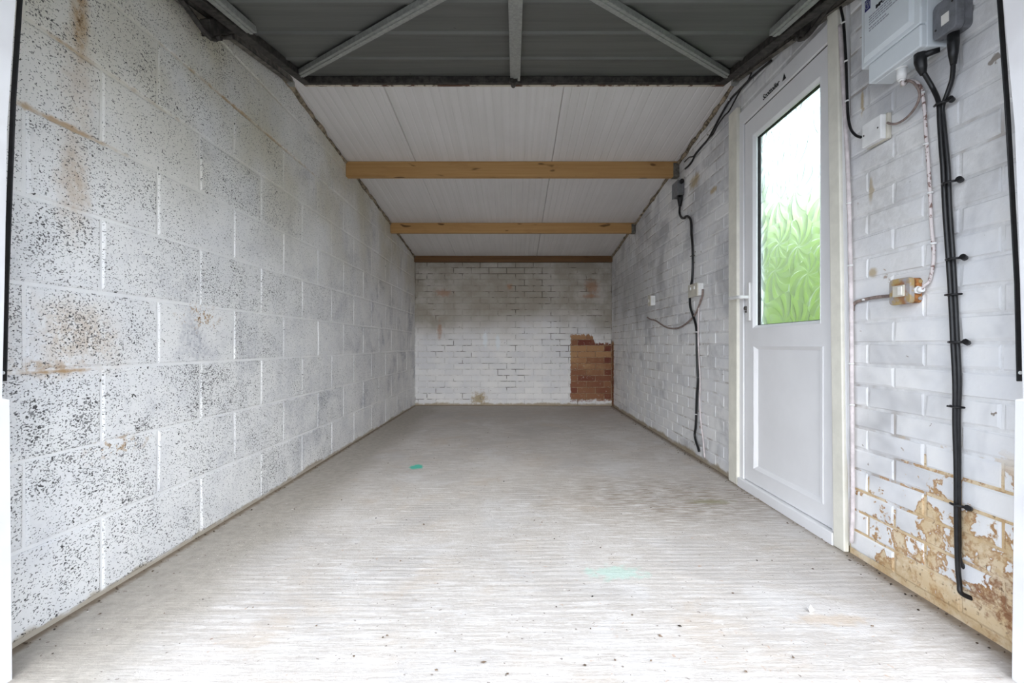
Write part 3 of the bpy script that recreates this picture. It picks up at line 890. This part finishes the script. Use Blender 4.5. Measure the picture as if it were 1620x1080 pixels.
for q, pts in ((-1, ((31.5, 0), (21, 160), (15.5, 300), (10, 450), (6.5, 603))), (1, ((1581.5, 0), (1593, 160), (1601, 300), (1609, 450), (1612.5, 603)))):
    yy = 1.09
    P = [Vector(((px - CX) / F * yy, yy, CAMZ + (CY - py) * yy / F)) for px, py in pts]
    P = [P[0] + (P[0] - P[1]) * 1.6] + P
    mb = MB(); n = len(P); w = .006; vs = []
    for v in P:
        for ix, iy in ((-w, -.0015), (w, -.0015), (w, .0015), (-w, .0015)): vs.append(v + Vector((ix, iy, 0)))
    fs = [(3, 2, 1, 0), (4 * n - 4, 4 * n - 3, 4 * n - 2, 4 * n - 1)]
    for i in range(n - 1):
        for a in range(4):
            b = (a + 1) % 4; fs.append((4 * i + a, 4 * i + b, 4 * i + 4 + b, 4 * i + 4 + a))
    mb.add(vs, fs).build('lifting_arm', M['black'], gd, .001)
    v = P[-1] + Vector((0, 0, .02))
    MB().tube([v + Vector((0, -.0035, 0)), v + Vector((0, .003, 0))], .004, 12).build('arm_hole_disc', M['white_plastic'], gd)  # white disc added in place of the light bolt hole in the arm

# tracks fixed along the walls
def track(pts, x, label):
    a, b = [on_x(px, py, x) for px, py in pts]
    a = a + (a - b) * 0.4
    r = thing('door_track', b, label, 'track', 'garage door tracks')
    q = 1 if x > 0 else -1
    mb = MB().bar(a, b, .030, .004, Dn)
    for s in (-1, 1): mb.bar(a + Vector((s * .0135, 0, .012)), b + Vector((s * .0135, 0, .012)), .003, .028, Dn)
    mb.build('rail', M['track'], r)
    e = b + Vector((0, .012, 0)); z = ceil_z(e.y)
    MB().box(e.x - .014, e.x + .014, e.y - .025, e.y + .015, e.z - .012, z - .001).build('end_bracket', M['galv'], r, .002)
track(((283, 0), (459, 130)), -1.238, 'grey steel door track high along the painted block wall')
track(((1345, 0), (1164, 129)), 1.212, 'grey steel door track high along the brick wall above the side door')

# ================================================================== ELECTRICS ON THE RIGHT WALL
FX = XR - .0005
def rounded(w, h, r, n=4):
    pts = []
    for cx, cy, a0 in ((w / 2 - r, h / 2 - r, 0), (-w / 2 + r, h / 2 - r, 90), (-w / 2 + r, -h / 2 + r, 180), (w / 2 - r, -h / 2 + r, 270)):
        for k in range(n + 1):
            a = math.radians(a0 + 90 * k / n); pts.append((cx + r * math.cos(a), cy + r * math.sin(a)))
    return pts
def rbox(y0, y1, z0, z1, xa, xb, r):
    cy, cz = (y0 + y1) / 2, (z0 + z1) / 2
    return MB().prism([(cy + a, cz + b) for a, b in rounded(y1 - y0, z1 - z0, r)], 0, xa, xb)

# consumer unit
fb = thing('fuse_box', (FX, 1.445, 1.608), 'pale grey fuse box with a blue symbol and warning text, high on the brick wall', 'fuse box')
MB().box(1.168, FX, 1.33, 1.527, 1.608, 1.92).build('body', M['box_white'], fb, .004)
MB().box(1.1526, 1.20, 1.331, 1.528, 1.609, 1.672).build('terminal_cover', M['box_white'], fb, .004)
lid = MB().box(1.1526, 1.19, 1.331, 1.560, 1.674, 1.93).build('lid', M['box_white'], fb, .004)
mb = MB()
vs = []
for y, z in ((1.352, 1.688), (1.548, 1.688), (1.548, 1.915), (1.352, 1.915)): vs.append((1.1526, y, z))
for y, z in ((1.364, 1.702), (1.536, 1.702), (1.536, 1.90), (1.364, 1.90)): vs.append((1.1460, y, z))
mb.add(vs, [(4, 5, 6, 7)] + [(i, (i + 1) % 4, 4 + (i + 1) % 4, 4 + i) for i in range(4)] + [(3, 2, 1, 0)])
mb.build('raised_panel', M['box_white'], lid)
xs = 1.1456
s0 = on_x(1367, 1, xs); s1 = on_x(1376, 14, xs)
MB().box(xs - .0006, xs + .0006, s1.y - .002, s0.y - .004, 1.846, 1.882).build('blue_symbol', M['blue'], lid)
cy_, cz_ = (s1.y + s0.y - .006) / 2, 1.864
rg = [(xs - .0010, cy_ + .009 * math.cos(a), cz_ + .012 * math.sin(a)) for a in [2 * math.pi * k / 20 for k in range(21)]]
MB().tube(rg, .0009, 5).tube([(xs - .001, cy_ - .004, cz_ + .004), (xs - .001, cy_ + .004, cz_ + .004)], .0008, 5).tube([(xs - .001, cy_, cz_ + .006), (xs - .001, cy_, cz_ - .006)], .0008, 5).build('symbol_ring', M['grey_ink'], lid)
text_mesh('IMPORTANT', 0.0155, 'warning_lettering', M['ink'], lid, (xs - .0006, 1.487, 1.826), (0, -1, 0), (0, 0, 1))
mb = MB()
rg_ = random.Random(5)
for i, z in enumerate((1.816, 1.808, 1.800, 1.792, 1.780, 1.772)):
    y = 1.515
    end = 1.405 + rg_.uniform(0, .02) + (.03 if i > 3 else 0)
    while y > end:
        w = rg_.uniform(.005, .014); mb.box(xs - .0008, xs + .0002, y - w, y, z, z + .0038); y -= w + .0028
mb.build('small_print', M['grey_ink'], lid)
MB().box(1.1525, 1.158, 1.3285, 1.3305, 1.72, 1.90).build('side_clip', M['box_white'], fb)
# glands under the fuse box
bx = 1.185
MB().tube([(bx, 1.435, 1.612), (bx, 1.435, 1.604)], .016, 6).tube([(bx, 1.435, 1.604), (bx, 1.435, 1.572)], [.0135, .0125], 12).tube([(bx, 1.435, 1.572), (bx, 1.435, 1.566)], [.010, .008], 12).build('white_gland', M['white_plastic'], fb)
g2 = Vector((1.182, 1.366, 1.608))
MB().tube([g2, g2 + Vector((0, 0, -.022)), g2 + Vector((.002, -.002, -.040)), g2 + Vector((.004, -.005, -.062))], [.0155, .0155, .0135, .0075], 14).tube([g2 + Vector((.0, -.004, -.008)), g2 + Vector((.030, -.030, -.006))], [.010, .007], 8).build('black_gland', M['black'], fb)

# grey isolator beside it
iso = thing('isolator_switch', (FX, 1.29, 1.617), 'grey isolator switch box with pale label beside the fuse box', 'switch')
rbox(1.257, 1.325, 1.617, 1.712, 1.207, FX, .012).build('back_box', M['grey_plastic'], iso, .002)
rbox(1.255, 1.327, 1.615, 1.714, 1.182, 1.206, .014).build('cover', M['grey_plastic'], iso, .003)
MB().box(1.1805, 1.183, 1.276, 1.298, 1.642, 1.670).build('switch_label', M['label'], iso)
for yy, zz in ((1.316, 1.642), (1.266, 1.69)): MB().tube([(1.1808, yy, zz), (1.183, yy, zz)], .003, 8).build('screw', M['steel_dark'], iso)
gi = Vector((1.205, 1.288, 1.617))
MB().tube([gi, gi + Vector((0, 0, -.03)), gi + Vector((0, .000, -.055)), gi + Vector((.002, .002, -.085))], [.0135, .0135, .0115, .0068], 14).build('black_gland', M['black'], iso)

def cable(name, pts, r, mat, label, cat='cable', x=None, group=None, start=None, end=None, jitter=0.0, seed=1, clips=()):
    x = XR - r - .001 if x is None else x
    P = [on_x(px, py, x) for px, py in pts]
    if start is not None: P = [Vector(v) for v in start] + P
    if end is not None: P = P + [Vector(v) for v in end]
    rg = random.Random(seed)
    P = [p + Vector((0, rg.uniform(-jitter, jitter), 0)) for p in P]
    low = min(P, key=lambda v: v.z)
    root = thing(name, low, label, cat, group)
    MB().tube(smooth_path(P, 6), r, 9).build('sheath', mat, root)
    for cpx, cpy, kind in clips:
        c = on_x(cpx, cpy, x)
        mb = MB()
        if kind == 'cleat':
            mb.tube([c + Vector((-.009, .008, 0)), c + Vector((-.0125, -.002, 0)), c + Vector((-.0115, -.014, 0)), c + Vector((.004, -.026, 0))], .0035, 7)
            mb.tube([c + Vector((.008, -.030, -.003)), c + Vector((-.004, -.034, .002))], .0075, 8)
            mb.build('cleat', M['black'], root)
        elif kind == 'tie':
            mb.tube([c + Vector((-r - .004, .012, 0)), c + Vector((-r - .004, -.012, 0)), c + Vector((.004, -.022, 0)), c + Vector((.004, .02, 0))], .003, 6)
            mb.build('cable_tie', M['black'], root)
        else:
            mb.tube([c + Vector((r * .2, r + .004, 0)), c + Vector((-r - .002, .0, 0)), c + Vector((r * .2, -r - .004, 0))], .0032, 6)
            mb.build('clip', M['white_plastic'], root)
    return root
gA, gB = g2 + Vector((.004, -.005, -.055)), gi + Vector((.002, .002, -.078))
cable('armoured_cable', [(1476, 140), (1485, 162), (1486.5, 190), (1489, 230), (1492, 270), (1495, 332), (1499.5, 396), (1503, 448), (1506, 504), (1508, 547), (1511, 607), (1511, 673), (1513, 740), (1513.5, 820), (1515, 887), (1518, 923), (1521, 938)],
      .0062, M['black'], 'black armoured cable from the elbow gland under the fuse box down the wall', x=1.212, start=[gA], end=[(1.240, 1.262, 0.075)], group=None,
      clips=((1487, 166, 'cleat'), (1500, 290, 'cleat'), (1506, 410, 'cleat'), (1507, 466, 'tie'), (1510, 541, 'cleat'), (1511, 643, 'tie'), (1513, 797, 'cleat')))
cable('armoured_cable', [(1506, 125), (1497, 152), (1491, 170), (1493, 195), (1497, 235), (1500, 270), (1502.5, 332), (1507, 396), (1510, 448), (1513, 504), (1515, 547), (1517.5, 607), (1516, 660), (1516.5, 720), (1516.5, 790), (1517, 850), (1518, 885)],
      .0058, M['black'], 'black armoured cable from the grey isolator running down tight beside its twin', x=1.2185, start=[gB], end=[(1.238, 1.288, 0.145)])
cable('painted_cable', [(1439, 127), (1451, 131), (1458, 141), (1460, 152), (1463, 180), (1465, 215), (1468, 250), (1471, 300), (1473, 350), (1477, 400), (1475, 425), (1470, 445)],
      .0046, M['painted_cable'], 'flaking white painted cable from white gland of fuse box down to rusty switch', start=[(bx, 1.435, 1.57), (bx + .004, 1.432, 1.556)], x=1.221,
      end=[(1.213, 1.387, .938), (1.211, 1.395, .928)], clips=((1459, 147, 'clip'), (1465, 228, 'clip'), (1472, 305, 'clip'), (1477, 385, 'clip')))
cable('thin_flex', [(1442, 129), (1451, 138), (1455, 148), (1452, 162), (1443, 177), (1432, 188), (1420, 195), (1411, 196), (1404, 194)],
      .0036, M['brown_cable'], 'thin brown flex looping from the fuse box gland back to the white junction box', start=[(bx - .006, 1.432, 1.568)], x=1.2125)

# white junction box and its black feed
jb = thing('junction_box', (FX, 1.577, 1.437), 'white square junction box below the fuse box, fed by a thin black cable', 'junction box')
MB().box(1.217, FX, 1.528, 1.622, 1.436, 1.520).build('back_box', M['old_plastic'], jb, .003)
MB().box(1.199, 1.218, 1.536, 1.620, 1.438, 1.518).build('cover', M['white_plastic'], jb, .003)
for yy in (1.548, 1.610): MB().tube([(1.198, yy, 1.478), (1.200, yy, 1.478)], .003, 8).build('screw', M['steel_dark'], jb)
cable('thin_black_cable', [(1321, -60), (1329, 5), (1334, 32), (1337, 70), (1339, 110), (1340.5, 160), (1342, 185), (1346, 204), (1354, 214), (1362, 217)], .0046, M['black'],
      'thin black cable down beside the door board into the white junction box', x=1.2085, clips=((1335, 36, 'clip'), (1339, 97, 'clip'), (1340, 160, 'clip')))
cable('trim_cable', [(1329, 40), (1332.5, 100), (1338, 200), (1342.5, 300), (1345, 400), (1346.5, 480), (1347.5, 600), (1348.5, 700), (1349, 800), (1347, 858)], .0072, M['conduit'],
      'pinkish painted cable running full height along the cream door board', x=1.2135, clips=((1342.5, 322, 'clip'), (1345.5, 420, 'clip'), (1347, 575, 'clip'), (1348, 640, 'clip')))

# rusty metal-clad switch
rs = thing('metal_switch', (FX, 1.452, .887), 'small rusty metal-clad switch with a cream rocker beside the black cables', 'switch')
rbox(1.414, 1.490, .889, .965, 1.204, FX, .010).build('back_box', M['rust'], rs, .002)
rbox(1.412, 1.4925, .886, .967, 1.191, 1.206, .012).build('face_plate', M['rusty'], rs, .003)
MB().box(1.187, 1.192, 1.431, 1.474, .910, .945).build('rocker_plate', M['old_plastic'], rs, .0015)
MB().box(1.184, 1.188, 1.436, 1.451, .914, .941).build('rocker', M['label'], rs, .001)
MB().tube([(1.212, 1.414, .926), (1.212, 1.404, .926)], .012, 6).tube([(1.212, 1.404, .926), (1.211, 1.392, .926)], [.0095, .008], 12).build('white_gland', M['white_plastic'], rs)
for zz in (.902, .953):
    MB().tube([(1.222, 1.414, zz), (1.222, 1.411, zz)], .006, 8).build('knockout', M['rusty'], rs)
cable('switch_cable', [(1408, 468), (1395, 469), (1380, 471), (1366, 474), (1356, 477), (1350, 482), (1349, 492)], .0055, M['brown_cable'],
      'short brown cable from the rusty switch towards the cream door board', x=1.2225, clips=((1368, 474, 'clip'),))

# far end: grey box, sockets, cables
gb = thing('grey_junction_box', (FX, 3.45, 1.85), 'small grey junction box under the end of the nearer pine beam', 'junction box')
MB().box(1.184, FX, 3.395, 3.515, 1.852, 1.958).build('back_box', M['pale_grey'], gb, .005)
MB().box(1.180, 1.187, 3.393, 3.517, 1.850, 1.960).build('cover', M['grey_plastic'], gb, .002)
gq = Vector((1.208, 3.425, 1.852))
MB().tube([gq, gq + Vector((0, 0, -.03)), gq + Vector((0, 0, -.08))], [.020, .019, .010], 12).build('black_gland', M['black'], gb)
MB().tube([(1.208, 3.394, 1.94), (1.204, 3.37, 1.945)], .014, 10).build('spare_gland', M['black'], gb)
cable('black_cable', [(1075, 336), (1078, 344), (1083, 345), (1086, 342), (1090.5, 344), (1093.5, 352), (1094, 370), (1095.5, 390), (1096, 415), (1095, 440), (1093, 452)], .008, M['black'],
      'black cable kinking down from the grey junction box to the double socket', start=[gq + Vector((0, 0, -.07))], x=1.217, clips=((1086, 342, 'tie'), (1096, 405, 'tie')))
ds = thing('double_socket', (FX, 3.127, 1.084), 'white double socket box on the far brick wall, black cable behind', 'socket')
MB().box(1.193, FX, 3.05, 3.203, 1.085, 1.166).build('back_box', M['white_plastic'], ds, .003)
MB().box(1.186, 1.194, 3.047, 3.206, 1.082, 1.169).build('face_plate', M['old_plastic'], ds, .002)
for yy in (3.095, 3.16):
    MB().box(1.183, 1.187, yy - .008, yy + .008, 1.130, 1.150).build('rocker', M['white_plastic'], ds, .001)
ss = thing('light_switch', (FX, 4.13, 1.108), 'white single switch box on the far brick wall near the back corner', 'switch')
MB().box(1.190, FX, 4.094, 4.166, 1.109, 1.193).build('back_box', M['white_plastic'], ss, .003)
MB().box(1.184, 1.192, 4.090, 4.170, 1.106, 1.196).build('face_plate', M['old_plastic'], ss, .002)
MB().box(1.180, 1.185, 4.122, 4.138, 1.138, 1.164).build('rocker', M['white_plastic'], ss, .001)
cable('black_cable', [(1091, 470), (1092, 485), (1096, 498), (1100, 511), (1102, 525), (1102.5, 545), (1103, 575), (1104, 600), (1102.5, 625), (1101.5, 650), (1100.5, 675), (1099, 687), (1101, 698), (1104, 707), (1106, 714)], .008, M['black'],
      'black cable dropping in a wavy line below the white double socket', x=1.217, clips=((1102, 525, 'clip'), (1103.5, 597, 'clip'), (1101.5, 655, 'clip')))
cable('brown_flex', [(1112, 457), (1111, 468), (1106, 483), (1102, 493), (1096, 502), (1085, 512), (1075, 518), (1066, 519.5), (1055, 518), (1046, 513), (1037, 507), (1029, 505), (1024, 502)], .0062, M['brown_cable'],
      'brown flex sagging in a curve between the double socket and the single switch', x=1.2195)
cable('pale_flex', [(1108, 470), (1105.5, 490), (1104.5, 520), (1105.5, 560), (1107.5, 600), (1107, 640), (1109, 670), (1112, 692), (1114, 715), (1115, 724)], .005, M['conduit'],
      'pale painted flex running down beside the wavy black cable', x=1.2225)
cable('roof_cable', [(1084, 267), (1093, 258), (1100, 245), (1111, 231), (1122, 217), (1140, 183), (1155, 158), (1170, 142), (1187, 125), (1200, 113), (1220, 96)], .0062, M['black'],
      'thicker black cable with a loose end below the roof, along the wall top', x=1.2205, clips=((1100, 245, 'clip'), (1155, 158, 'clip')))
cable('roof_cable', [(1083, 256), (1090, 249), (1097, 247), (1103, 239), (1121, 219), (1128, 212), (1135, 199), (1146, 183), (1153, 176), (1163, 158), (1173, 140), (1183, 128), (1189, 115)], .0042, M['black'],
      'thinner black cable with a hooked end looping below the thicker roof cable', x=1.211)

# ================================================================== OUTSIDE THE SIDE DOOR, AND GRIT
def hedge():
    rg = random.Random(21)
    core = MB(); lf = MB()
    def surf(y):
        return 2.15 + 0.20 * math.sin(y * 1.3 + .4) + 0.12 * math.sin(y * 3.7)
    vs, fs = [], []
    ys = [1.6 + .25 * i for i in range(32)]
    for i, y in enumerate(ys):
        t = surf(y)
        for x, z in ((2.75, -.06), (2.62, .6), (2.66, 1.3), (2.80, t - .15), (3.2, t), (3.6, t - .2), (3.75, .8), (3.7, -.06)):
            vs.append((x + rg.uniform(-.08, .08), y, z + (rg.uniform(-.05, .05) if z > 0 else 0)))
    n = 8
    for i in range(len(ys) - 1):
        for k in range(n):
            a = i * n + k; b = i * n + (k + 1) % n; fs.append((a, b, b + n, a + n))
    fs += [tuple(range(n)), tuple(range((len(ys) - 1) * n, len(ys) * n))]
    core.add(vs, fs)
    for _ in range(7000):
        y = rg.uniform(1.6, 9.3); t = surf(y)
        if rg.random() < .72: p = Vector((2.62 + rg.uniform(-.12, .10), y, rg.uniform(0.0, t)))
        else: p = Vector((rg.uniform(2.65, 3.5), y, t + rg.uniform(-.1, .12)))
        a = Vector((rg.gauss(0, 1), rg.gauss(0, 1), rg.gauss(0, 1))).normalized()
        b = a.orthogonal().normalized(); L = rg.uniform(.05, .10); w = L * .42
        lf.add([p - a * L, p + b * w, p + a * L, p - b * w], [(0, 1, 2, 3)])
    r = thing('garden_hedge', (3.2, 5.0, -.05), 'bright green garden hedge blurred behind the glass of the side door', 'hedge')
    core.build('hedge_core', M['leaf'], r)
    o = lf.build('foliage', M['leaf'], r); o['kind'] = 'stuff'
hedge()

rg = random.Random(9)
mb = MB()
def lump(p, r, fl=0.6):
    vs = [(0, 0, 1), (1, 0, 0), (0, 1, 0), (-1, 0, 0), (0, -1, 0), (0, 0, -1)]
    a = rg.uniform(0, 6.28); ca, sa = math.cos(a), math.sin(a); st = rg.uniform(.6, 1.8)
    q = []
    for x, y, z in vs:
        x *= st * rg.uniform(.7, 1.2); y *= rg.uniform(.7, 1.2)
        q.append(Vector(p) + Vector(((x * ca - y * sa) * r, (x * sa + y * ca) * r, z * r * fl)))
    mb.add(q, [(0, 1, 2), (0, 2, 3), (0, 3, 4), (0, 4, 1), (5, 2, 1), (5, 3, 2), (5, 4, 3), (5, 1, 4)])
for px, py in ((410, 832), (88, 1022), (83, 1034), (275, 907), (158, 971), (845, 823), (857, 826), (662, 778), (752, 814), (645, 786), (950, 866), (765, 1047), (690, 1060), (803, 1066), (1040, 990), (1075, 990), (1180, 1062), (1255, 1040), (880, 960), (612, 1005), (720, 1030), (1030, 1045), (925, 1052), (560, 1038), (1380, 990)):
    p = on_floor(px, py); lump(p + Vector((0, 0, .001)), rg.uniform(.0022, .005), .5)
for _ in range(420):
    u = rg.random()
    if u < .55: p = (XR - abs(rg.gauss(0, .03)) - .006, rg.uniform(1.15, 5.9), .0)
    elif u < .8: p = (XL + abs(rg.gauss(0, .02)) + .006, rg.uniform(1.15, 5.9), .0)
    else: p = (rg.uniform(-1.1, 1.15), rg.uniform(1.1, 4.5), .0)
    lump(p, rg.uniform(.0015, .0045), .7)
o = mb.build('floor_grit', M['grit']); tag(o, 'scattered dark grit and leaf crumbs lying on the concrete floor', 'grit', kind='stuff')
mb = MB(); lump(on_floor(1282, 967) + Vector((0, 0, .008)), .012, 1.0)
o = mb.build('pebble', M['pebble']); tag(o, 'tiny white pebble on the concrete floor near the side door', 'pebble')
